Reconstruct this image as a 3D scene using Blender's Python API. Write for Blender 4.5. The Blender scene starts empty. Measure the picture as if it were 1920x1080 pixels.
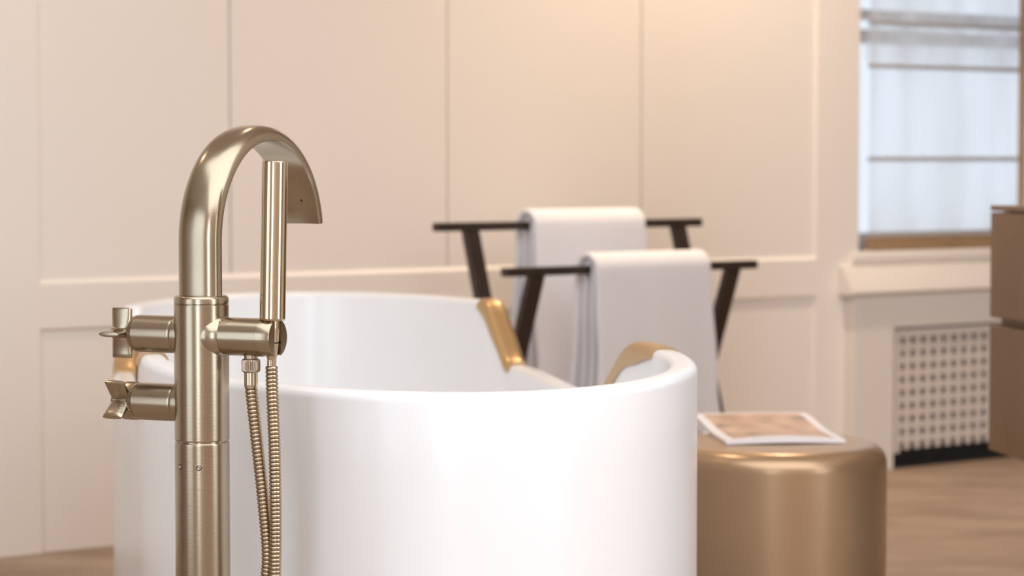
import bpy, bmesh, math, random
from mathutils import Vector, Matrix
random.seed(4)
PI = math.pi
sc = bpy.context.scene
COL = sc.collection

# ------------------------------------------------------------------ camera
CAM_H = 0.9
cam_d = bpy.data.cameras.new('camera'); cam = bpy.data.objects.new('camera', cam_d); COL.objects.link(cam)
cam.location = (0, 0, CAM_H)
cam.rotation_euler = (PI/2 - math.atan(240/4500), 0, 0)
cam_d.sensor_width = 36; cam_d.lens = 4500/1920*36
cam_d.dof.use_dof = True; cam_d.dof.focus_distance = 2.88; cam_d.dof.aperture_fstop = 5.6
cam_d.clip_start = 0.05
sc.camera = cam

# ------------------------------------------------------------------ room frame
# the panelled wall runs along S (away and to the right), N points from it into the room
W0 = Vector((-1.16138, 5.40370, 0)); S = Vector((0.81722, 0.57633, 0)); N = Vector((0.57633, -0.81722, 0))
def sn(s, n, z=0.0): return W0 + S*s + N*n + Vector((0, 0, z))
S0, S1, N1, ZC = -4.2, 4.4, 7.2, 2.75          # room extents along S and N, ceiling height

# ------------------------------------------------------------------ world, lights, exposure
w = bpy.data.worlds.new('world'); sc.world = w; w.use_nodes = True
bg = w.node_tree.nodes['Background']; bg.inputs[0].default_value = (0.80, 0.88, 1.0, 1); bg.inputs[1].default_value = 0.98
sc.view_settings.view_transform = 'Standard'; sc.view_settings.look = 'None'
sc.view_settings.gamma = 1; sc.view_settings.exposure = 0.20; sc.view_settings.use_curve_mapping = False

def area(name, loc, to, sx, sy, power, col):
    l = bpy.data.lights.new(name, 'AREA'); l.shape = 'RECTANGLE'; l.size = sx; l.size_y = sy; l.energy = power; l.color = col
    o = bpy.data.objects.new(name, l); COL.objects.link(o); o.location = loc
    o.rotation_euler = (Vector(to) - Vector(loc)).to_track_quat('-Z', 'Y').to_euler(); return o
DAY = (0.82, 0.91, 1.0)
# daylight standing in the openings of the windows behind and beside the camera
area('daylight_left_near', sn(S0+0.03, 6.25, 1.28), sn(S0+1, 6.25, 1.28), 1.4, 2.4, 50, DAY)
area('daylight_left_far', sn(S0+0.03, 3.1, 1.28), sn(S0+1, 3.1, 1.28), 1.5, 2.4, 14, DAY)
area('daylight_front', sn(1.6, N1-0.03, 1.28), sn(1.6, N1-1, 1.28), 1.5, 2.4, 34, DAY)
# added soft fill under the ceiling, front half of the room, no fitting there
area('ceiling_fill_light', sn(0, 5.0, ZC-.035), sn(0, 5.0, 0), 6.6, 3.9, 172, (0.90, 0.945, 1.0))
WARM = (1.0, 0.78, 0.56)
def ceiling_spot(s, n, power, size=2.2, tgt=None):
    l = bpy.data.lights.new('ceiling_spot_light', 'SPOT'); l.energy = power; l.color = WARM; l.spot_size = size; l.spot_blend = 0.9
    l.shadow_soft_size = 0.05
    o = bpy.data.objects.new('ceiling_spot_light', l); COL.objects.link(o); o.location = sn(s, n, ZC-0.04)
    t = tgt or sn(s, n, 0)
    o.rotation_euler = (Vector(t) - o.location).to_track_quat('-Z', 'Y').to_euler(); return o
SPOTS = [(2.0, 0.50, 130, 1.8), (0.4, 0.7, 30), (-1.3, 0.7, 12)]
for a in SPOTS: ceiling_spot(*a)

# ------------------------------------------------------------------ materials
def mat(name, col, rough=0.5, metal=0.0, spec=0.5, noise=None, bump=None, coat=0.0):
    m = bpy.data.materials.new(name); m.use_nodes = True; nt = m.node_tree; b = nt.nodes['Principled BSDF']
    b.inputs['Base Color'].default_value = (*col, 1); b.inputs['Roughness'].default_value = rough
    b.inputs['Metallic'].default_value = metal; b.inputs['Specular IOR Level'].default_value = spec
    b.inputs['Coat Weight'].default_value = coat
    tc = nt.nodes.new('ShaderNodeTexCoord')
    def tex(scale, detail=3, vec=(1, 1, 1)):
        mp = nt.nodes.new('ShaderNodeMapping'); mp.inputs['Scale'].default_value = vec
        nt.links.new(tc.outputs['Object'], mp.inputs[0])
        t = nt.nodes.new('ShaderNodeTexNoise'); t.inputs['Scale'].default_value = scale; t.inputs['Detail'].default_value = detail
        nt.links.new(mp.outputs[0], t.inputs['Vector']); return t
    if noise:       # (scale, colour2, vec)
        t = tex(noise[0], 5, noise[2] if len(noise) > 2 else (1, 1, 1)); r = nt.nodes.new('ShaderNodeValToRGB')
        r.color_ramp.elements[0].position = 0.35; r.color_ramp.elements[1].position = 0.68
        r.color_ramp.elements[0].color = (*col, 1); r.color_ramp.elements[1].color = (*noise[1], 1)
        nt.links.new(t.outputs[0], r.inputs[0]); nt.links.new(r.outputs[0], b.inputs['Base Color'])
    if bump:        # (scale, strength, vec)
        t = tex(bump[0], 4, bump[2] if len(bump) > 2 else (1, 1, 1)); bm_ = nt.nodes.new('ShaderNodeBump')
        bm_.inputs['Strength'].default_value = bump[1]; bm_.inputs['Distance'].default_value = 0.001
        nt.links.new(t.outputs[0], bm_.inputs['Height']); nt.links.new(bm_.outputs[0], b.inputs['Normal'])
    return m
M = {}
M['wall'] = mat('wall_paint', (0.88, 0.81, 0.75), 0.55, bump=(60, 0.05))
M['wall_plain'] = mat('plain_plaster', (0.76, 0.69, 0.62), 0.7)
M['warmwall'] = mat('warm_plaster', (0.58, 0.47, 0.37), 0.6)
M['ceiling'] = mat('ceiling_paint', (0.80, 0.74, 0.66), 0.8)
M['trimw'] = mat('sill_paint', (0.80, 0.735, 0.68), 0.45)
M['floor'] = mat('floor_boards', (0.27, 0.185, 0.13), 0.6, noise=(3.2, (0.40, 0.30, 0.225), (1, 2.2, 1)), bump=(30, 0.1))
M['brushed'] = mat('brushed_bronze', (0.40, 0.335, 0.245), 0.22, 1.0, noise=(9, (0.45, 0.385, 0.29)), bump=(60, 0.05, (1, 1, 10)))
M['polished'] = mat('polished_bronze', (0.60, 0.51, 0.375), 0.10, 1.0, bump=(50, 0.03))
M['hose'] = mat('hose_metal', (0.46, 0.37, 0.27), 0.24, 1.0)
M['knurl'] = mat('knurled_metal', (0.46, 0.39, 0.31), 0.35, 1.0)
M['black'] = mat('black_rubber', (0.01, 0.01, 0.01), 0.5)
M['tub'] = mat('white_mineral', (0.83, 0.84, 0.86), 0.24, noise=(3, (0.85, 0.855, 0.875)))
M['strap'] = mat('bronze_strap', (0.55, 0.37, 0.19), 0.38, 0.85)
M['rack'] = mat('dark_wood', (0.022, 0.013, 0.010), 0.35, noise=(14, (0.04, 0.024, 0.018), (1, 1, .2)))
M['towel'] = mat('white_terry', (0.85, 0.85, 0.90), 0.95, spec=0.1, bump=(260, 0.9))
M['stool'] = mat('bronze_lacquer', (0.44, 0.295, 0.18), 0.30, 0.65, noise=(5, (0.47, 0.32, 0.20)))
M['vanity'] = mat('bronze_laminate', (0.19, 0.11, 0.058), 0.45, 0.1, noise=(6, (0.22, 0.13, 0.068), (1, 1, .3)))
M['vanity_in'] = mat('vanity_recess', (0.16, 0.10, 0.055), 0.6)
M['brownwood'] = mat('oak_rail', (0.36, 0.22, 0.11), 0.5, noise=(8, (0.42, 0.26, 0.14)))
M['winframe'] = mat('window_paint', (0.60, 0.60, 0.63), 0.4)
M['dark'] = mat('radiator_dark', (0.006, 0.006, 0.007), 0.8)
M['radiator'] = mat('radiator_paint', (0.36, 0.28, 0.24), 0.6)
M['grille'] = mat('grille_paint', (0.70, 0.62, 0.57), 0.5)
M['page'] = mat('magazine_paper', (0.86, 0.84, 0.88), 0.35)

def glass_mat():
    m = bpy.data.materials.new('window_glass'); m.use_nodes = True; nt = m.node_tree
    out = nt.nodes['Material Output']; nt.nodes.remove(nt.nodes['Principled BSDF'])
    t = nt.nodes.new('ShaderNodeBsdfTransparent'); g = nt.nodes.new('ShaderNodeBsdfGlossy'); g.inputs['Roughness'].default_value = 0.02
    mx = nt.nodes.new('ShaderNodeMixShader'); mx.inputs[0].default_value = 0.06
    nt.links.new(t.outputs[0], mx.inputs[1]); nt.links.new(g.outputs[0], mx.inputs[2]); nt.links.new(mx.outputs[0], out.inputs[0]); return m
M['glass'] = glass_mat()
def sheer(name, a, b, col, vec, scale):
    # open-weave cloth: some light goes straight through the mesh, the rest is spread by the threads
    m = bpy.data.materials.new(name); m.use_nodes = True; nt = m.node_tree
    out = nt.nodes['Material Output']; nt.nodes.remove(nt.nodes['Principled BSDF'])
    tr = nt.nodes.new('ShaderNodeBsdfTransparent'); tl = nt.nodes.new('ShaderNodeBsdfTranslucent'); tl.inputs[0].default_value = (*col, 1)
    df = nt.nodes.new('ShaderNodeBsdfDiffuse'); df.inputs[0].default_value = (*col, 1)
    m1 = nt.nodes.new('ShaderNodeMixShader'); m1.inputs[0].default_value = 0.3
    nt.links.new(tl.outputs[0], m1.inputs[1]); nt.links.new(df.outputs[0], m1.inputs[2])
    tc = nt.nodes.new('ShaderNodeTexCoord'); mp = nt.nodes.new('ShaderNodeMapping'); mp.inputs['Scale'].default_value = vec
    no = nt.nodes.new('ShaderNodeTexNoise'); no.inputs['Scale'].default_value = scale; no.inputs['Detail'].default_value = 2
    mr = nt.nodes.new('ShaderNodeMapRange'); mr.inputs[1].default_value = 0.3; mr.inputs[2].default_value = 0.7
    mr.inputs[3].default_value = a; mr.inputs[4].default_value = b
    nt.links.new(tc.outputs['Object'], mp.inputs[0]); nt.links.new(mp.outputs[0], no.inputs['Vector']); nt.links.new(no.outputs[0], mr.inputs[0])
    m2 = nt.nodes.new('ShaderNodeMixShader'); nt.links.new(mr.outputs[0], m2.inputs[0])
    nt.links.new(tr.outputs[0], m2.inputs[1]); nt.links.new(m1.outputs[0], m2.inputs[2]); nt.links.new(m2.outputs[0], out.inputs[0]); return m
M['blind'] = sheer('sheer_blind_cloth', 0.28, 0.66, (0.85, 0.87, 0.88), (1, 1, .18), 9)
M['rod'] = mat('blind_rod', (0.45, 0.45, 0.47), 0.5)
M['lamp'] = bpy.data.materials.new('lamp_glow'); M['lamp'].use_nodes = True
_b = M['lamp'].node_tree.nodes['Principled BSDF']; _b.inputs['Emission Color'].default_value = (1, .8, .58, 1); _b.inputs['Emission Strength'].default_value = 6

def cover_mat():
    m = bpy.data.materials.new('magazine_cover'); m.use_nodes = True; nt = m.node_tree; b = nt.nodes['Principled BSDF']; b.inputs['Roughness'].default_value = 0.3
    tc = nt.nodes.new('ShaderNodeTexCoord'); no = nt.nodes.new('ShaderNodeTexNoise'); no.inputs['Scale'].default_value = 15; no.inputs['Detail'].default_value = 3
    r = nt.nodes.new('ShaderNodeValToRGB'); e = r.color_ramp.elements
    e[0].position = 0.33; e[0].color = (0.20, 0.17, 0.13, 1); e[1].position = 0.70; e[1].color = (0.80, 0.52, 0.36, 1)
    k = e.new(0.45); k.color = (0.55, 0.33, 0.22, 1); k = e.new(0.57); k.color = (0.62, 0.42, 0.30, 1)
    nt.links.new(tc.outputs['Object'], no.inputs['Vector']); nt.links.new(no.outputs[0], r.inputs[0]); nt.links.new(r.outputs[0], b.inputs['Base Color']); return m
M['cover'] = cover_mat()

# ------------------------------------------------------------------ helpers
def link(name, bm, m, parent=None, smooth=True, bevel=0.0, angle=35, seg=2):
    me = bpy.data.meshes.new(name); bmesh.ops.recalc_face_normals(bm, faces=bm.faces[:]); bm.to_mesh(me); bm.free()
    o = bpy.data.objects.new(name, me); COL.objects.link(o)
    for mm in (m if isinstance(m, (list, tuple)) else [m]): me.materials.append(M[mm])
    if parent:
        o.parent = parent; o.matrix_parent_inverse = parent.matrix_world.inverted() if False else Matrix.Translation(-parent.location)
    if smooth:
        for p in me.polygons: p.use_smooth = True
        me.set_sharp_from_angle(angle=math.radians(angle))
    if bevel:
        b = o.modifiers.new('bevel', 'BEVEL'); b.width = bevel; b.segments = seg; b.limit_method = 'ANGLE'; b.angle_limit = math.radians(40)
        b.harden_normals = True if smooth else False
    return o
def thing(name, label, cat, loc, group=None):
    o = bpy.data.objects.new(name, None); COL.objects.link(o); o.location = loc; o.empty_display_size = .1
    tag(o, label, cat, group); return o
def tag(o, label, cat, group=None):
    o['label'] = label; o['category'] = cat
    if group: o['group'] = group
    return o
def struct(o): o['kind'] = 'structure'; return o
def hexa(bm, pts):          # 8 points: bottom loop 4, top loop 4
    v = [bm.verts.new(p) for p in pts]
    for f in ((3,2,1,0), (4,5,6,7), (0,1,5,4), (1,2,6,5), (2,3,7,6), (3,0,4,7)): bm.faces.new([v[i] for i in f])
def sbox(bm, s0, s1, n0, n1, z0, z1):
    hexa(bm, [sn(s0,n0,z0), sn(s1,n0,z0), sn(s1,n1,z0), sn(s0,n1,z0), sn(s0,n0,z1), sn(s1,n0,z1), sn(s1,n1,z1), sn(s0,n1,z1)])
def frame_axes(d, ref=Vector((0,0,1))):
    d = d.normalized(); u = ref.cross(d)
    if u.length < 1e-4: u = Vector((1,0,0)).cross(d)
    u.normalize(); return u, d.cross(u).normalized()
def sweep(bm, pts, prof, closed_prof=True, caps=True, axes=None):
    """prof(i) -> list of (a,b) in the frame u,v of point i"""
    rings = []
    for i, p in enumerate(pts):
        if axes: u, v = axes(i)
        else:
            d = (pts[min(i+1, len(pts)-1)] - pts[max(i-1, 0)]); u, v = frame_axes(d)
        rings.append([bm.verts.new(p + u*a + v*b) for a, b in prof(i)])
    k = len(rings[0])
    for r0, r1 in zip(rings, rings[1:]):
        for j in range(k if closed_prof else k-1):
            bm.faces.new((r0[j], r0[(j+1) % k], r1[(j+1) % k], r1[j]))
    if caps:
        bm.faces.new(rings[0][::-1]); bm.faces.new(rings[-1])
    return rings
def lathe(bm, base, axis, prof, seg=48, ref=Vector((0,0,1)), cap0=True, cap1=True, k=1.0):
    """prof: list of (distance along axis, radius)"""
    u, v = frame_axes(axis, ref); a = axis.normalized(); rings = []
    full = [prof[0]]
    for p, q in zip(prof, prof[1:]):
        l = math.hypot(q[0]-p[0], q[1]-p[1])
        if l > .008:
            for t in (.0012/l, 1-.0012/l): full.append((p[0]+(q[0]-p[0])*t, p[1]+(q[1]-p[1])*t))
        full.append(q)
    prof = [(t*k, r*k) for t, r in full]
    for t, r in prof:
        c = base + a*t
        rings.append([bm.verts.new(c + (u*math.cos(2*PI*k/seg) + v*math.sin(2*PI*k/seg))*r) for k in range(seg)])
    for r0, r1 in zip(rings, rings[1:]):
        for k in range(seg): bm.faces.new((r0[k], r0[(k+1) % seg], r1[(k+1) % seg], r1[k]))
    if cap0: bm.faces.new(rings[0][::-1])
    if cap1: bm.faces.new(rings[-1])
def sm(x): x = max(0, min(1, x)); return x*x*(3-2*x)

# ------------------------------------------------------------------ room shell
bm = bmesh.new(); sbox(bm, S0-.2, S1+.2, -.2, N1+.2, -.1, 0); struct(link('floor', bm, 'floor', smooth=False))
bm = bmesh.new(); sbox(bm, S0-.2, S1+.2, -.2, N1+.2, ZC, ZC+.1); struct(link('ceiling', bm, 'ceiling', smooth=False))
# panelled back wall: slab, stiles at the painted face, recessed panels with open seams between them
WS0, WS1, WZ0 = 2.646, 3.335, 0.634; WSB = WS1+.27          # window opening
RS0, RS1 = 0.104, 2.482                       # recessed field
bm = bmesh.new()
sbox(bm, S0-.2, WS0, -.2, -.021, 0, ZC); sbox(bm, WSB, S1+.2, -.2, -.021, 0, ZC)
sbox(bm, WS0, WSB, -.2, -.021, 0, WZ0-.03); sbox(bm, WS0, WSB, -.2, -.021, 2.3, ZC)
sbox(bm, S0-.2, RS0, -.021, 0, 0, ZC)
sbox(bm, RS1, WS0, -.021, 0, 0, ZC); sbox(bm, WS1, S1+.2, -.021, 0, 0, ZC)
sbox(bm, WS0, WS1, -.021, 0, 0, WZ0-.03); sbox(bm, WS0, WS1, -.021, 0, 2.3, ZC)
seams = [RS0, 0.601, 1.226, 1.853, RS1]
for a, b in zip(seams, seams[1:]):
    a2 = a + (.0022 if a != RS0 else 0); b2 = b - (.0022 if b != RS1 else 0)
    sbox(bm, a2, b2, -.021, -.008, .627, ZC); sbox(bm, a2, b2, -.021, -.008, 0, .507)
struct(link('wall_back', bm, 'wall', smooth=False))
bm = bmesh.new()           # chair rail band between the upper and lower panels, both edges bevelled
def prism_s(bm, s0, s1, prof):
    a = [bm.verts.new(sn(s0, n, z)) for n, z in prof]; b = [bm.verts.new(sn(s1, n, z)) for n, z in prof]; k = len(prof)
    for i in range(k): bm.faces.new((a[i], a[(i+1) % k], b[(i+1) % k], b[i]))
    bm.faces.new(a[::-1]); bm.faces.new(b)
prism_s(bm, RS0, RS1, [(-.0205, .507), (-.008, .507), (0, .5150), (0, .617), (-.008, .627), (-.0205, .627)])
struct(link('trim_1', bm, 'wall', smooth=False))
# side and front walls with window openings
def wall_with_windows(name, along0, along1, wins, place):
    bm = bmesh.new(); x = along0
    for a, b in wins:
        place(bm, x, a, 0, ZC); place(bm, a, b, 0, .05); place(bm, a, b, 2.5, ZC); x = b
    place(bm, x, along1, 0, ZC); struct(link(name, bm, 'warmwall', smooth=False))
wall_with_windows('wall_left', 0, N1+.2, [(2.3, 3.9), (5.5, 7.0)], lambda bm, a, b, z0, z1: sbox(bm, S0-.2, S0, a, b, z0, z1))
wall_with_windows('wall_front', S0, S1, [(.8, 2.4)], lambda bm, a, b, z0, z1: sbox(bm, a, b, N1, N1+.2, z0, z1))
bm = bmesh.new(); sbox(bm, S1, S1+.2, 0, N1, 0, ZC); struct(link('wall_right', bm, 'warmwall', smooth=False))
def win_unit(name, place, a, b):
    bm = bmesh.new()
    for x0, x1, z0, z1 in ((a, a+.06, .05, 2.5), (b-.06, b, .05, 2.5), (a+.06, b-.06, .05, .11), (a+.06, b-.06, 2.44, 2.5), ((a+b)/2-.02, (a+b)/2+.02, .11, 2.44)):
        place(bm, x0, x1, z0, z1, 0)
    o = struct(link(name, bm, 'winframe', smooth=False))
    bm = bmesh.new(); place(bm, a+.05, b-.05, .10, 2.45, 1); g = link('glass', bm, 'glass', o, smooth=False)
for i, (a, b) in enumerate(((2.3, 3.9), (5.5, 7.0))):
    win_unit('window_%d' % (i+2), lambda bm, x0, x1, z0, z1, g: sbox(bm, S0-.15+.02*g, S0-.10-.02*g, x0, x1, z0, z1), a, b)
win_unit('window_4', lambda bm, x0, x1, z0, z1, g: sbox(bm, x0, x1, N1+.10+.02*g, N1+.15-.02*g, z0, z1), .8, 2.4)
# window in the back wall, wooden bottom rail, glass, inner sill
bm = bmesh.new(); F0, F1 = -.175, -.13
sbox(bm, WS0, WS0+.03, F0, F1, WZ0, 2.3); sbox(bm, WSB-.05, WSB, F0, F1, WZ0, 2.3); sbox(bm, WS0+.03, WSB-.05, F0, F1, 2.24, 2.3)
sbox(bm, WS0+.03, WSB-.05, F0, F1, WZ0, WZ0+.05); sbox(bm, WS0+.03, WSB-.05, F0, F1, 1.245, 1.285); sbox(bm, WS0+.03, WSB-.05, F0, F1, 1.315, 1.345)
win = struct(link('window_1', bm, 'winframe', smooth=False, bevel=.003))
bm = bmesh.new(); sbox(bm, WS0+.02, WSB-.04, -.156, -.150, WZ0+.03, 2.26); link('glass', bm, 'glass', win, smooth=False)
bm = bmesh.new(); sbox(bm, WS0+.105, WSB-.002, -.085, -.058, WZ0, WZ0+.040); o = link('bottom_rail', bm, 'brownwood', win, smooth=False, bevel=.002); o['label'] = 'brown wooden rail under the blind'
bm = bmesh.new(); sbox(bm, WS1-.010, WS1-.0005, -.0205, -.002, WZ0+.04, 2.29); link('side_shade_strip', bm, 'brownwood', win, smooth=False)  # added brown strip, its colour stands in for the shaded right reveal
bm = bmesh.new(); prism_s(bm, WS0-.03, WS1+.6, [(0, .600), (.008, .600), (.012, .606), (.012, WZ0-.012), (.006, WZ0), (0, WZ0)])
prism_s(bm, WS0, WSB, [(-.199, WZ0-.03), (-.022, WZ0-.03), (-.022, WZ0), (-.199, WZ0)])
struct(link('trim_2', bm, 'trimw', smooth=False))

# roman blind
bl = thing('roman_blind', 'sheer white roman blind with thin horizontal rods hanging in the window', 'blind', sn(3.0, -.04, .68))
bm = bmesh.new(); B0, B1 = 2.722, 3.385; nx = 40
rows = [.682, .75, .82, .895, .905, .98, 1.05, 1.12, 1.17, 1.18, 1.25, 1.30, 1.36, 1.45, 1.6, 1.8, 2.0, 2.27]
grid = []
for j, z in enumerate(rows):
    grid.append([bm.verts.new(sn(B0+(B1-B0)*i/nx, -.040 + .0035*math.sin(i*.9+z*2)+.0025*math.sin(i*.37+1+z*5), z)) for i in range(nx+1)])
for r0, r1 in zip(grid, grid[1:]):
    for i in range(nx): bm.faces.new((r0[i], r0[i+1], r1[i+1], r1[i]))
link('fabric', bm, 'blind', bl)
bm = bmesh.new()           # fold of cloth gathered behind the blind near its upper part
pp = [(-.050, 1.18), (-.056, 1.20), (-.058, 1.26), (-.052, 1.295)]
g2 = [[bm.verts.new(sn(B0+(B1-B0)*i/nx, n+.003*math.sin(i*.7+z*9), z)) for i in range(nx+1)] for n, z in pp]
for r0, r1 in zip(g2, g2[1:]):
    for i in range(nx): bm.faces.new((r0[i], r0[i+1], r1[i+1], r1[i]))
link('fabric_fold', bm, 'blind', bl)
for z in (.684, .903, 1.174, 1.30, 1.56, 1.82):
    bm = bmesh.new(); sbox(bm, B0-.002, B1+.002, -.044, -.034, z-.0065, z+.0065); link('rod', bm, 'rod', bl, smooth=False, bevel=.001)

# radiator cover with sloping shelf and lattice grille
rc = thing('radiator_cover', 'painted radiator cover with sloping shelf and square lattice grille below the window', 'radiator cover', sn(3.2, .02, 0))
C0, C1, O0, OZ = 2.594, 3.95, 2.753, .413
bm = bmesh.new(); sbox(bm, C0, O0, .001, .04, 0, .512); sbox(bm, O0, C1, .001, .04, OZ, .512); link('casing', bm, 'trimw', rc, smooth=False, bevel=.002)
bm = bmesh.new(); prism_s(bm, 2.566, C1+.02, [(.001, .5135), (.055, .5135), (.062, .520), (.058, .532), (.030, .575), (.020, .594), (.001, .597)]); link('shelf', bm, 'trimw', rc, smooth=True, bevel=.0015)
bm = bmesh.new(); sbox(bm, O0+.001, C1, .0005, .004, 0, OZ-.001); sbox(bm, O0+.001, C1, .004, .034, .0, .006); link('backing', bm, 'dark', rc, smooth=False)
bm = bmesh.new(); sbox(bm, O0+.012, C1-.002, .0045, .010, .060, OZ-.004); link('radiator_panel', bm, 'radiator', rc, smooth=False)
bm = bmesh.new(); G0, G1, P_ = O0+.013, C1-.01, .0424
sbox(bm, G0, G0+.022, .018, .030, .045, OZ-.008); sbox(bm, G0+.022, G1, .018, .030, OZ-.030, OZ-.008)
k = 0
x = G0+.022+.0224
while x + .02 < G1: sbox(bm, x, x+.0200, .019, .027, .053, OZ-.030); x += P_
zz = OZ-.030-.0205-.018
while zz > .04: sbox(bm, G0+.022, G1, .0195, .0265, zz, zz+.018); zz -= .0385
link('grille', bm, 'grille', rc, smooth=False)

# ------------------------------------------------------------------ bathtub
TC = Vector((-.2423, 4.017, 0)); YAW = .2108; TC_, TE, TB, TBU, TN = .443, .6592, .4023, -.012, 1.95; HH, HL = .6134, .504
AX = Vector((-math.sin(YAW), math.cos(YAW), 0)); LX = Vector((math.cos(YAW), math.sin(YAW), 0))
def plan():
    """outline as (along, across): two rounded ends joined by almost straight sides"""
    q = []
    for i in range(601):
        t = PI/2*i/600; q.append((TC_+TE*math.cos(t)**(2/TN), TB*math.sin(t)**(2/TN)))
    for i in range(1, 400):
        a = TC_*(1-2*i/400); q.append((a, TB+TBU*(1-(a/TC_)**2)**2))
    q += [(-a, b) for a, b in q[:601][::-1]]
    raw = q + [(a, -b) for a, b in q[::-1]][1:]
    L = [0]
    for a, b in zip(raw, raw[1:]): L.append(L[-1] + math.hypot(b[0]-a[0], b[1]-a[1]))
    n = 340; out = []; j = 0
    for k in range(n):
        d = L[-1]*k/n
        while L[j+1] < d: j += 1
        f = (d-L[j])/max(1e-9, L[j+1]-L[j]); out.append((raw[j][0]+(raw[j+1][0]-raw[j][0])*f, raw[j][1]+(raw[j+1][1]-raw[j][1])*f))
    return out
PL = plan(); NP = len(PL)
def pnorm(k):
    a, b = PL[(k-1) % NP], PL[(k+1) % NP]; dx, dy = b[0]-a[0], b[1]-a[1]; l = math.hypot(dx, dy); return (dy/l, -dx/l)   # outward
NF0, NF1, FF0, FF1 = -.37, -.11, .555, .685
def ramp(x, e_=.16):
    x = max(0, min(1, x)); e = e_      # straight slope with softened corners
    return x*x/(2*e*(1-e)) if x < e else (1-(1-x)**2/(2*e*(1-e)) if x > 1-e else (x-e/2)/(1-e))
def rim_h(a):
    if a < NF1: return HL + (HH-HL)*(1-ramp((a-NF0)/(NF1-NF0), .34))
    if a > FF0: return HL + (HH+.008-HL)*ramp((a-FF0)/(FF1-FF0))
    return HL
def tubpt(k, inset, z):
    a, b = PL[k % NP]; n = pnorm(k); a2, b2 = a-n[0]*inset, b-n[1]*inset
    return TC + AX*a2 + LX*b2 + Vector((0, 0, z))
TW = .040
def rimsec(h, T, RR=.013):
    o = []
    for q in range(6): a = PI/2*q/5; o.append((RR-(RR+T)*math.cos(a), h-RR+(RR+T)*math.sin(a)))
    for q in range(6): a = PI/2*q/5; o.append((TW-RR+(RR+T)*math.sin(a), h-RR+(RR+T)*math.cos(a)))
    return o
bm = bmesh.new(); rings = []
for k in range(NP):
    h = rim_h(PL[k][0]); pr = [(.02, 0), (.006, .004), (0, .015), (0, .2), (0, h-.10), (0, h-.013)]
    pr += rimsec(h, 0)[1:-1]
    pr += [(TW, h-.013), (TW+.006, h-.10), (TW+.03, .30), (TW+.06, .22), (TW+.11, .165), (TW+.17, .15)]
    ring = [bm.verts.new(tubpt(k, i, z)) for i, z in pr]; rings.append(ring)
for k in range(NP):
    r0, r1 = rings[k], rings[(k+1) % NP]
    for j in range(len(r0)-1): bm.faces.new((r0[j], r0[j+1], r1[j+1], r1[j]))
bm.faces.new([r[0] for r in rings]); bm.faces.new([r[-1] for r in rings])
tub = link('bathtub', bm, 'tub', angle=60)
tag(tub, 'white oval freestanding bathtub with raised ends and bronze rim straps', 'bathtub')
def strap(side, a0, a1):
    ks = [k for k in range(NP) if PL[k][1]*side > 0 and a0 <= PL[k][0] <= a1]; ks.sort(key=lambda k: PL[k][0])
    bm = bmesh.new(); rr = []
    T = .0035
    for i, k in enumerate(ks):
        h = rim_h(PL[k][0])
        sec = []
        u_ = (PL[k][0]-a0)/(a1-a0); u_ = u_ if a0 < 0 else 1-u_        # 0 at the high end, 1 at the low end
        fl = .0135 + (.021*sm(u_/.35) if a0 < 0 else .018*sm(u_/.25)*(1-sm((u_-.35)/.45)))
        of = .017 if a0 < 0 else .026
        outer = [(-T, h-of)] + rimsec(h, T) + [(TW+T+.0005, h-fl)]
        inner = [(TW+.0015, h-fl)] + rimsec(h, .0006)[::-1] + [(-.0006, h-of)]
        rr.append([bm.verts.new(tubpt(k, x, z)) for x, z in outer+inner])
    n = len(rr[0])
    for r0, r1 in zip(rr, rr[1:]):
        for j in range(n): bm.faces.new((r0[j], r0[(j+1) % n], r1[(j+1) % n], r1[j]))
    bm.faces.new(rr[0][::-1]); bm.faces.new(rr[-1])
    o = link('rim_strap', bm, 'strap', tub, angle=50); o.matrix_parent_inverse = Matrix.Identity(4); o['label'] = 'bronze strap over the step of the rim'
for sd in (1, -1): strap(sd, NF0-(.12 if sd > 0 else .05), NF1+.03); strap(sd, FF0-.015, FF1+(.03 if sd > 0 else -.03))

# ------------------------------------------------------------------ bath mixer
K = 1.085                    # overall size of the mixer against its drawing
MX, MY = -.3750, 2.8915
ZB = -.0765
MC = Vector((MX, MY, 0)); al = math.radians(24)
FD = Vector((math.sin(al), math.cos(al), 0)); RD = Vector((math.cos(al), -math.sin(al), 0)); UP = Vector((0, 0, 1))
def mp(t, z, f=0.0): return MC + (RD*t + FD*f + UP*z)*K + UP*ZB
def mlathe(bm, base, axis, prof, seg=48, **kw): lathe(bm, base, axis, prof, seg, k=K, **kw)
BASE = .0765/K
mix = thing('bath_mixer', 'freestanding brushed bronze bath mixer with arched spout standing in front of the tub', 'faucet', MC)
R = .0305
bm = bmesh.new(); mlathe(bm, mp(0, 0), UP, [(BASE+.001, R), (.5855, R), (.5865, R-.0006)], 72); link('column', bm, 'brushed', mix)
bm = bmesh.new(); mlathe(bm, mp(0, 0), UP, [(.5858, R-.0032), (.5882, R-.0032), (.5884, R-.0003), (.589, R), (.7395, R), (.7400, R-.0005), (.7401, R-.0018), (.7407, R-.0018), (.7408, R-.0004)], 72); link('body', bm, 'brushed', mix)
bm = bmesh.new(); mlathe(bm, mp(0, 0), UP, [(.7409, R-.0006), (.7413, R), (.7465, R), (.7482, R-.0006), (.7495, R-.0022), (.7498, R-.0035)], 72); link('cap_ring', bm, 'brushed', mix)
bm = bmesh.new(); mlathe(bm, mp(0, 0), UP, [(BASE+.0005, .06), (BASE+.010, .06), (BASE+.012, .057), (BASE+.0125, .0306)], 64); link('floor_flange', bm, 'brushed', mix)
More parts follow.
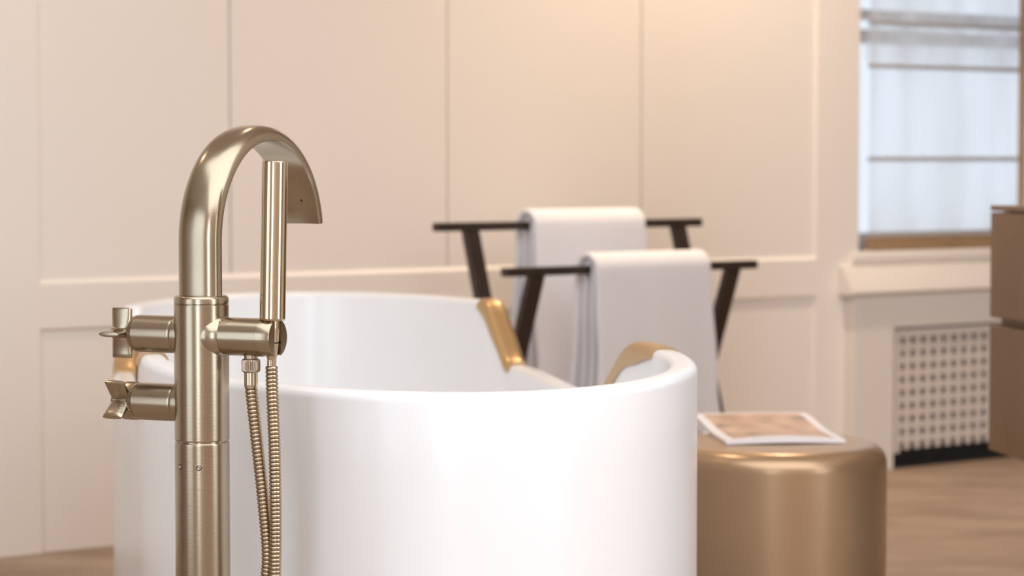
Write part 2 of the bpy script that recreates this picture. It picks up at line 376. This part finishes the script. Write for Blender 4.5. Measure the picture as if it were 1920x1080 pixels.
# grub screws on the column
for dx, zz_ in ((.0, .5605), (-.80, .5605)):
    vd = Vector((-.13*-1, -.99, 0)).normalized() if dx == 0 else None
    ang = math.atan2(-.992, .0) + (dx if dx else 0)
    d = Vector((math.cos(ang), math.sin(ang), 0))
    bm = bmesh.new(); mlathe(bm, mp(0, zz_) + d*(R-.0006)*K, d, [(0, .0023), (.0011, .0023), (.0015, .0017), (.0009, .0010), (.0008, .0004)], 20); gs = link('grub_screw', bm, 'knurl', mix)
    bm = bmesh.new(); mlathe(bm, mp(0, zz_) + d*(R-.0008)*K, d, [(0, .0031), (.0010, .0031)], 20); link('screw_hole', bm, 'black', gs).matrix_parent_inverse = Matrix.Identity(4)
# spout: half-round band, flat towards the inside of the arch
SR = .113; SPW = .026; ST = .0155; ZS = .8085; O_ = .003
path = []
for i in range(9): path.append((O_, .7485+(ZS-.7485)*i/9, Vector((-1, 0))))
for i in range(0, 61):
    a = PI - (PI-.135)*i/60
    path.append((O_+SR+SR*math.cos(a), ZS+SR*math.sin(a), Vector((math.cos(a), math.sin(a)))))
def spsec(i):
    pts = []
    for q in range(17):
        a = PI*q/16; c, s_ = math.cos(a), math.sin(a)
        pts.append((SPW*math.copysign(abs(c)**.72, c), .003+ST*abs(s_)**.80))
    pts += [(-SPW, .0015), (-SPW+.002, 0), (-SPW*.6, .0012), (0, .0022), (SPW*.6, .0012), (SPW-.002, 0), (SPW, .0015)]
    return [(a_*K, b_*K) for a_, b_ in pts]
P3 = [mp(0, z, f) for f, z, _ in path]
NR = [FD*d.x + UP*d.y for _, _, d in path]
bm = bmesh.new(); sweep(bm, P3, spsec, axes=lambda i: (RD, NR[i])); link('spout', bm, 'brushed', mix, angle=30)
tipf, tipz, tipd = path[-6]
bm = bmesh.new(); n3 = (FD*tipd.x+UP*tipd.y)
mlathe(bm, mp(.004, tipz, tipf)+n3*.0030*K, -n3, [(0, .0016), (.0012, .0016)], 14); link('grub_hole', bm, 'black', mix)
# valve barrels with bladed cross handles on the left
def barrel(z, rot):
    d = -RD; bm = bmesh.new()
    mlathe(bm, mp(0, z), d, [(.020, .0215), (.0295, .0215), (.0305, .0208), (.0315, .0208), (.0325, .0210), (.0800, .0210), (.0803, .0203), (.0808, .0203), (.0811, .0209), (.0855, .0200), (.0885, .0168), (.0895, .012)], 56)
    b = link('valve_barrel', bm, 'brushed', mix)
    bm = bmesh.new(); mlathe(bm, mp(0, z), d, [(.0885, .0120), (.0915, .0085), (.096, .0078), (.114, .0075), (.1165, .006), (.117, .001)], 32)
    for q in range(4):
        a = rot + q*PI/2
        rad = UP*math.cos(a) - FD*math.sin(a); tan = UP*math.sin(a) + FD*math.cos(a)
        c0 = mp(0, z) + d*.1040*K; rg = []
        for (r_, hw, th) in ((.001, .0118, .0055), (.006, .0124, .0052), (.011, .0130, .0042), (.017, .0132, .0034), (.023, .0132, .0032), (.0270, .0131, .0032), (.0282, .0126, .0026), (.0284, .0110, .0016)):
            rg.append([bm.verts.new(c0 + rad*r_*K + d*(K*hw*math.copysign(abs(math.cos(2*PI*j/28))**.75, math.cos(2*PI*j/28))) + tan*(K*th*math.copysign(abs(math.sin(2*PI*j/28))**.9, math.sin(2*PI*j/28)))) for j in range(28)])
        for r0, r1 in zip(rg, rg[1:]):
            for j in range(28): bm.faces.new((r0[j], r0[(j+1) % 28], r1[(j+1) % 28], r1[j]))
        bm.faces.new(rg[0][::-1]); bm.faces.new(rg[-1])
    h = link('cross_handle', bm, 'brushed', b, angle=40); h.matrix_parent_inverse = Matrix.Identity(4)
    return b
def fixchild(o):           # geometry is written in world space; keep it there whatever the parent's place
    p = Vector((0, 0, 0)); q = o.parent
    o.matrix_parent_inverse = Matrix.Identity(4)
barrel(.705, 0.0); barrel(.6285, math.radians(38))
# shower arm on the right with a slotted end
AZ = .705; AR = .0211
bm = bmesh.new()
mlathe(bm, mp(0, AZ), RD, [(.010, .0268), (.020, .0262), (.0275, .0236), (.0305, .0222), (.0318, .0212), (.0321, .0205), (.0327, .0205), (.0330, AR), (.0790, AR)], 64)
arm = link('shower_arm', bm, 'brushed', mix)
bm = bmesh.new(); SW = .0078
for sg in (1, -1):
    lo = []; a0 = math.asin(SW/AR)
    sec = [(sg*AR*math.sin(a0+(PI-2*a0)*q/22), AR*math.cos(a0+(PI-2*a0)*q/22)) for q in range(23)]
    r_ = [[bm.verts.new(mp(t, AZ+zz_*k_, ff*k_ if True else 0)) for ff, zz_ in sec] for t, k_ in ((.0791, 1), (.0962, 1), (.0972, .975))]
    for i in range(2):
        for j in range(23): bm.faces.new((r_[i][j], r_[i][(j+1) % 23], r_[i+1][(j+1) % 23], r_[i+1][j]))
    bm.faces.new(r_[0][::-1]); bm.faces.new(r_[-1])
link('shower_cradle', bm, 'brushed', arm).matrix_parent_inverse = Matrix.Identity(4)

# hand shower with its hose
HT = .0905
hs = thing('hand_shower', 'slim polished stick hand shower upright in the arm of the mixer with ribbed hose', 'hand shower', mp(HT, .724))
ha = (mp(HT+.0042, .899) - mp(HT, .724)).normalized()
hb = mp(HT, .724)
bm = bmesh.new(); mlathe(bm, hb, ha, [(0, .0120), (.0008, .0137), (.0020, .0142), (.1735, .0142), (.1748, .0138), (.1752, .0128), (.1746, .0118)], 56); link('shower_handle', bm, 'polished', hs)
nb = hb - ha*.0
bm = bmesh.new(); mlathe(bm, hb, -ha, [(-.002, .0080), (.0085, .0080), (.0235, .0074)], 40); link('neck', bm, 'polished', hs)
bm = bmesh.new(); mlathe(bm, hb, -ha, [(.0235, .0068), (.0250, .0068)], 40); link('seal_ring', bm, 'black', hs)
bm = bmesh.new(); mlathe(bm, hb, -ha, [(.0250, .0074), (.0400, .0060), (.0420, .0052), (.055, .0050)], 40); link('hose_cone', bm, 'polished', hs)
# hose: down from the cone, round a low loop, up to the outlet under the arm
NT = .0630
bm = bmesh.new(); mlathe(bm, mp(NT, 0), UP, [(.6600+.006, .0085), (.6672, .0100), (.6685, .0104), (.6790, .0104), (.6805, .0096), (.6815, .0075), (.6855, .0075)], 72); bm.verts.index_update()
for v in bm.verts:        # knurling: fine raised ridges round the collar
    zz_ = (v.co.z-ZB)/K
    if .6680 < zz_ < .6795 and v.index % 2 == 0:
        c = mp(NT, 0); v.co.x = c.x+(v.co.x-c.x)*.93; v.co.y = c.y+(v.co.y-c.y)*.93
nut = link('hose_nut', bm, 'knurl', hs)
bm = bmesh.new(); mlathe(bm, mp(NT, 0), UP, [(.6500, .0073), (.6515, .0076), (.6668, .0076)], 32); link('ferrule', bm, 'polished', hs)
def bez(ps, n):
    out = []
    for i in range(len(ps)-1):
        p0 = ps[max(i-1, 0)]; p1 = ps[i]; p2 = ps[i+1]; p3 = ps[min(i+2, len(ps)-1)]
        for k in range(n):
            t = k/n; out.append(.5*((2*p1)+(p2-p0)*t+(2*p0-5*p1+4*p2-p3)*t*t+(3*p1-p0-3*p2+p3)*t**3))
    out.append(ps[-1]); return out
cone_end = hb - ha*.050*K
ctrl = [cone_end, cone_end+Vector((.0004, 0, -.03)), mp(.0925, .58), mp(.0935, .50), mp(.0915, .43, .001), mp(.087, .33, .004), mp(.075, .235, .008), mp(.050, .20, .014), mp(.035, .24, .018), mp(.048, .32, .014), mp(.068, .40, .009), mp(.0795, .455, .006), mp(.0765, .52, .003), mp(.0695, .59, .001), mp(.0640, .640), mp(NT, .6515)]
cp = bez(ctrl, 24)
# resample evenly
Ls = [0]
for a, b in zip(cp, cp[1:]): Ls.append(Ls[-1]+(b-a).length)
pitch = .0044*K; tot = Ls[-1]; npitch = int(tot/pitch)
def at(d):
    import bisect
    j = min(max(bisect.bisect_left(Ls, d)-1, 0), len(cp)-2); f = (d-Ls[j])/max(1e-9, Ls[j+1]-Ls[j]); return cp[j].lerp(cp[j+1], f)
pr5 = [(0, .0056), (.10, .0062), (.24, .0069), (.62, .0070), (.88, .0067), (.97, .0059)]
pts_, rads = [], []
for i in range(npitch):
    for f, r_ in pr5: pts_.append(at((i+f)*tot/npitch)); rads.append(r_*K)
bm = bmesh.new(); seg = 20; refu = RD
rings = []
for i, p in enumerate(pts_):
    d = (at(min(tot, (i//6+1)*tot/npitch+.002)) - at(max(0, (i//6)*tot/npitch-.002))).normalized()
    v = d.cross(RD+FD*.3).normalized(); u = v.cross(d).normalized()
    rings.append([bm.verts.new(p+(u*math.cos(2*PI*k/seg)+v*math.sin(2*PI*k/seg))*rads[i]) for k in range(seg)])
for r0, r1 in zip(rings, rings[1:]):
    for k in range(seg): bm.faces.new((r0[k], r0[(k+1) % seg], r1[(k+1) % seg], r1[k]))
link('hose', bm, 'hose', hs, angle=50)

# ------------------------------------------------------------------ towel rack and towels
def obar(bm, p, q, wa, wb, ref):
    """flat bar from p to q, width wa along ref, thickness wb across"""
    d = (q-p).normalized(); a = (ref-d*ref.dot(d)).normalized(); b = d.cross(a)
    hexa(bm, [p-a*wa/2-b*wb/2, p+a*wa/2-b*wb/2, p+a*wa/2+b*wb/2, p-a*wa/2+b*wb/2, q-a*wa/2-b*wb/2, q+a*wa/2-b*wb/2, q+a*wa/2+b*wb/2, q-a*wa/2+b*wb/2])
NR_, NF_ = .25, .52; ZR, ZF = .738, .639
rk = thing('towel_rack', 'dark brown crossed leg towel stand with two bars between bathtub and panelled wall', 'towel rack', sn(1.43, .385, 0))
for n_, z_, a, b in ((NR_, ZR, 1.017, 1.844), (NF_, ZF, 1.030, 1.800)):
    bm = bmesh.new(); obar(bm, sn(a, n_, z_), sn(b, n_, z_), .026, .021, N); link('rail', bm, 'rack', rk, smooth=False, bevel=.003)
for s_, dd in ((1.120, -.006), (1.770, -.006)):
    bm = bmesh.new(); obar(bm, sn(s_, NR_, ZR-.008), sn(s_, NF_-.03, .001), .042, .020, S); link('leg', bm, 'rack', rk, smooth=False, bevel=.002)
for s_ in (1.122, 1.725):
    bm = bmesh.new(); obar(bm, sn(s_+.001, NF_, ZF-.008), sn(s_+.001, NR_+.03, .001), .042, .020, S)
    o = link('leg', bm, 'rack', rk, smooth=False, bevel=.002); o.location = o.location + S*(.021 if s_ < 1.4 else 0)*0
def towel(s0, s1, n0, z0, zb_f, zb_b, label, seedv, Ro=.046):
    rnd = random.Random(seedv); ph = [rnd.uniform(0, 6) for _ in range(8)]
    bm = bmesh.new()
    ns = 44
    def layer(ro, th, sa, sb, zf, zb, spread, amp):
        # centre line over the bar: back hem -> top -> front hem
        cl = []
        for i in range(15): t = i/15; cl.append((-ro - spread*(1-t)*1.0, zb+(z0-zb)*t, -1, 1-t))
        for i in range(13): a = PI - PI*i/12; cl.append((ro*math.cos(a), z0+ro*math.sin(a)*.92, math.cos(a), 0))
        for i in range(1, 16): t = i/15; cl.append((ro + spread*t, z0+(zf-z0)*t, 1, t))
        for sign in (1, -1):
            pass
        rings = []
        for n_, z_, sd, fall in cl:
            row_o, row_i = [], []
            for k in range(ns+1):
                s_ = sa+(sb-sa)*k/ns
                wv = amp*fall*(math.sin(s_*34+ph[0]+z_*2)*.6+math.sin(s_*71+ph[1])*.4)
                edge = .006*math.sin(z_*30+ph[2])*fall
                so = s_ + (edge if k in (0, ns) else 0) - .01*fall*(1 if k < ns/2 else -1)*abs(2*k/ns-1)
                up = math.sqrt(max(0, 1-sd*sd)) if abs(sd) < 1 else 0
                row_o.append(bm.verts.new(sn(so, n0+n_+sd*th/2+wv, z_+up*th/2)))
                row_i.append(bm.verts.new(sn(so, n0+n_-sd*th/2+wv, z_-up*th/2)))
            rings.append(row_o+row_i[::-1])
        m_ = len(rings[0])
        for r0, r1 in zip(rings, rings[1:]):
            for j in range(m_): bm.faces.new((r0[j], r0[(j+1) % m_], r1[(j+1) % m_], r1[j]))
        bm.faces.new(rings[0][::-1]); bm.faces.new(rings[-1])
    layer(Ro-.008, .013, s0, s1, zb_f, zb_b, .030, .004)
    layer(Ro-.022, .010, s0+.012, s1-.012, zb_f+.015, zb_b+.02, .018, .005)
    layer(Ro-.0335, .008, s0+.006, s1-.008, zb_f+.03, zb_b+.01, .002, .003)
    o = link('towel', bm, 'towel', angle=60); o.modifiers.new('s', 'SUBSURF').levels = 1; o.modifiers['s'].render_levels = 1
    return tag(o, label, 'towel', 'white towels on the rack')
towel(1.285, 1.632, NR_, ZR, .23, .20, 'white towel folded over the rear, higher bar of the rack', 3)
towel(1.270, 1.622, NF_, ZF, .22, .20, 'white towel folded over the front, lower bar of the rack', 8)

# ------------------------------------------------------------------ stool and magazine
SC = Vector((.4809, 4.35, 0)); SZ = .388; SRr = .200
bm = bmesh.new(); prof = [(0.002, SRr-.012), (.006, SRr-.006), (.02, SRr-.002), (.15, SRr)]
rr_ = .034
for q in range(11): a = PI/2*q/10; prof.append((SZ-rr_+rr_*math.sin(a), SRr-rr_+rr_*math.cos(a)))
prof += [(SZ+.0003, .10), (SZ+.0004, .02)]
lathe(bm, SC, UP, prof, 120); stl = link('side_stool', bm, 'stool', angle=50)
tag(stl, 'round bronze drum stool beside the bathtub with a magazine on top', 'stool')
mg = thing('magazine', 'glossy magazine with a peach coloured cover lying on the bronze stool', 'magazine', (.48, 4.45, SZ))
q00, q10, q11, q01 = Vector((.385, 4.292, 0)), Vector((.603, 4.317, 0)), Vector((.572, 4.665, 0)), Vector((.350, 4.640, 0))
def magpt(u, v, lay):
    p = q00.lerp(q10, u).lerp(q01.lerp(q11, u), v)
    z = SZ+.0012 + .0050*math.sin(PI*min(1, u*1.05))*(1-v)*(0.4+.6*lay) + .012*sm((v-.3)/.7) + lay*(.0065+.002*math.sin(PI*u))
    return Vector((p.x, p.y, z))
def magslab(name, m, l0, l1, ins, parent):
    bm = bmesh.new(); nu, nv = 16, 16; top = []; bot = []
    for j in range(nv+1):
        top.append([bm.verts.new(magpt(ins+(1-2*ins)*i/nu, ins*.7+(1-1.4*ins)*j/nv, l1)) for i in range(nu+1)])
        bot.append([bm.verts.new(magpt(ins+(1-2*ins)*i/nu, ins*.7+(1-1.4*ins)*j/nv, l0)) for i in range(nu+1)])
    for j in range(nv):
        for i in range(nu):
            bm.faces.new((top[j][i], top[j][i+1], top[j+1][i+1], top[j+1][i])); bm.faces.new((bot[j][i], bot[j+1][i], bot[j+1][i+1], bot[j][i+1]))
    for i in range(nu):
        bm.faces.new((bot[0][i], bot[0][i+1], top[0][i+1], top[0][i])); bm.faces.new((top[nv][i], top[nv][i+1], bot[nv][i+1], bot[nv][i]))
        bm.faces.new((top[i][0], top[i+1][0], bot[i+1][0], bot[i][0])); bm.faces.new((bot[i][nu], bot[i+1][nu], top[i+1][nu], top[i][nu]))
    return link(name, bm, m, parent, angle=40)
magslab('pages', 'page', 0, 1, 0, mg)
magslab('cover_picture', 'cover', 1.01, 1.05, .075, mg)

# ------------------------------------------------------------------ wall-hung vanity on its partition
VD = Vector((.183, -.983, 0)).normalized(); VN = Vector((.983, .183, 0)).normalized()   # along towards camera, into the body
VC = Vector((.976, 4.9, 0))
def vbox(bm, a0, a1, b0, b1, z0, z1):
    f = lambda a, b, z: VC+VD*a+VN*b+UP*z
    hexa(bm, [f(a0,b0,z0), f(a1,b0,z0), f(a1,b1,z0), f(a0,b1,z0), f(a0,b0,z1), f(a1,b0,z1), f(a1,b1,z1), f(a0,b1,z1)])
van = thing('vanity_cabinet', 'brown wall-hung vanity cabinet with two drawers at the right edge of the view', 'cabinet', VC+VD*.6+VN*.25+UP*.3)
bm = bmesh.new(); vbox(bm, .012, 1.188, .0215, .50, .312, .795); link('carcass', bm, 'vanity', van, smooth=False, bevel=.002)
bm = bmesh.new(); vbox(bm, 0, 1.2, 0, .50, .797, .808); link('top_board', bm, 'vanity', van, smooth=False, bevel=.002)
for z0, z1 in ((.580, .794), (.307, .564)):
    bm = bmesh.new(); vbox(bm, .003, 1.197, 0, .021, z0, z1); link('drawer', bm, 'vanity', van, smooth=False, bevel=.002)
bm = bmesh.new(); f_ = lambda a, b: VC+VD*a+VN*b
vbox(bm, -.05, 2.2, .502, .62, 0, ZC); struct(link('wall_partition', bm, 'wall_plain', smooth=False))

# ------------------------------------------------------------------ ceiling lamps (above the frame)
for i, (s_, n_, *_p) in enumerate(SPOTS):
    bm = bmesh.new(); lathe(bm, sn(s_, n_, ZC), -UP, [(-.001, .05), (.012, .05), (.014, .044), (.006, .040)], 32, cap1=False)
    o = link('ceiling_lamp', bm, 'ceiling')
    tag(o, 'small round ceiling downlight above the room', 'lamp', 'ceiling downlights')
    bm = bmesh.new(); lathe(bm, sn(s_, n_, ZC), -UP, [(.001, .040), (.004, .040)], 32); g = link('lamp_disc', bm, 'lamp', o); g.matrix_parent_inverse = Matrix.Identity(4)
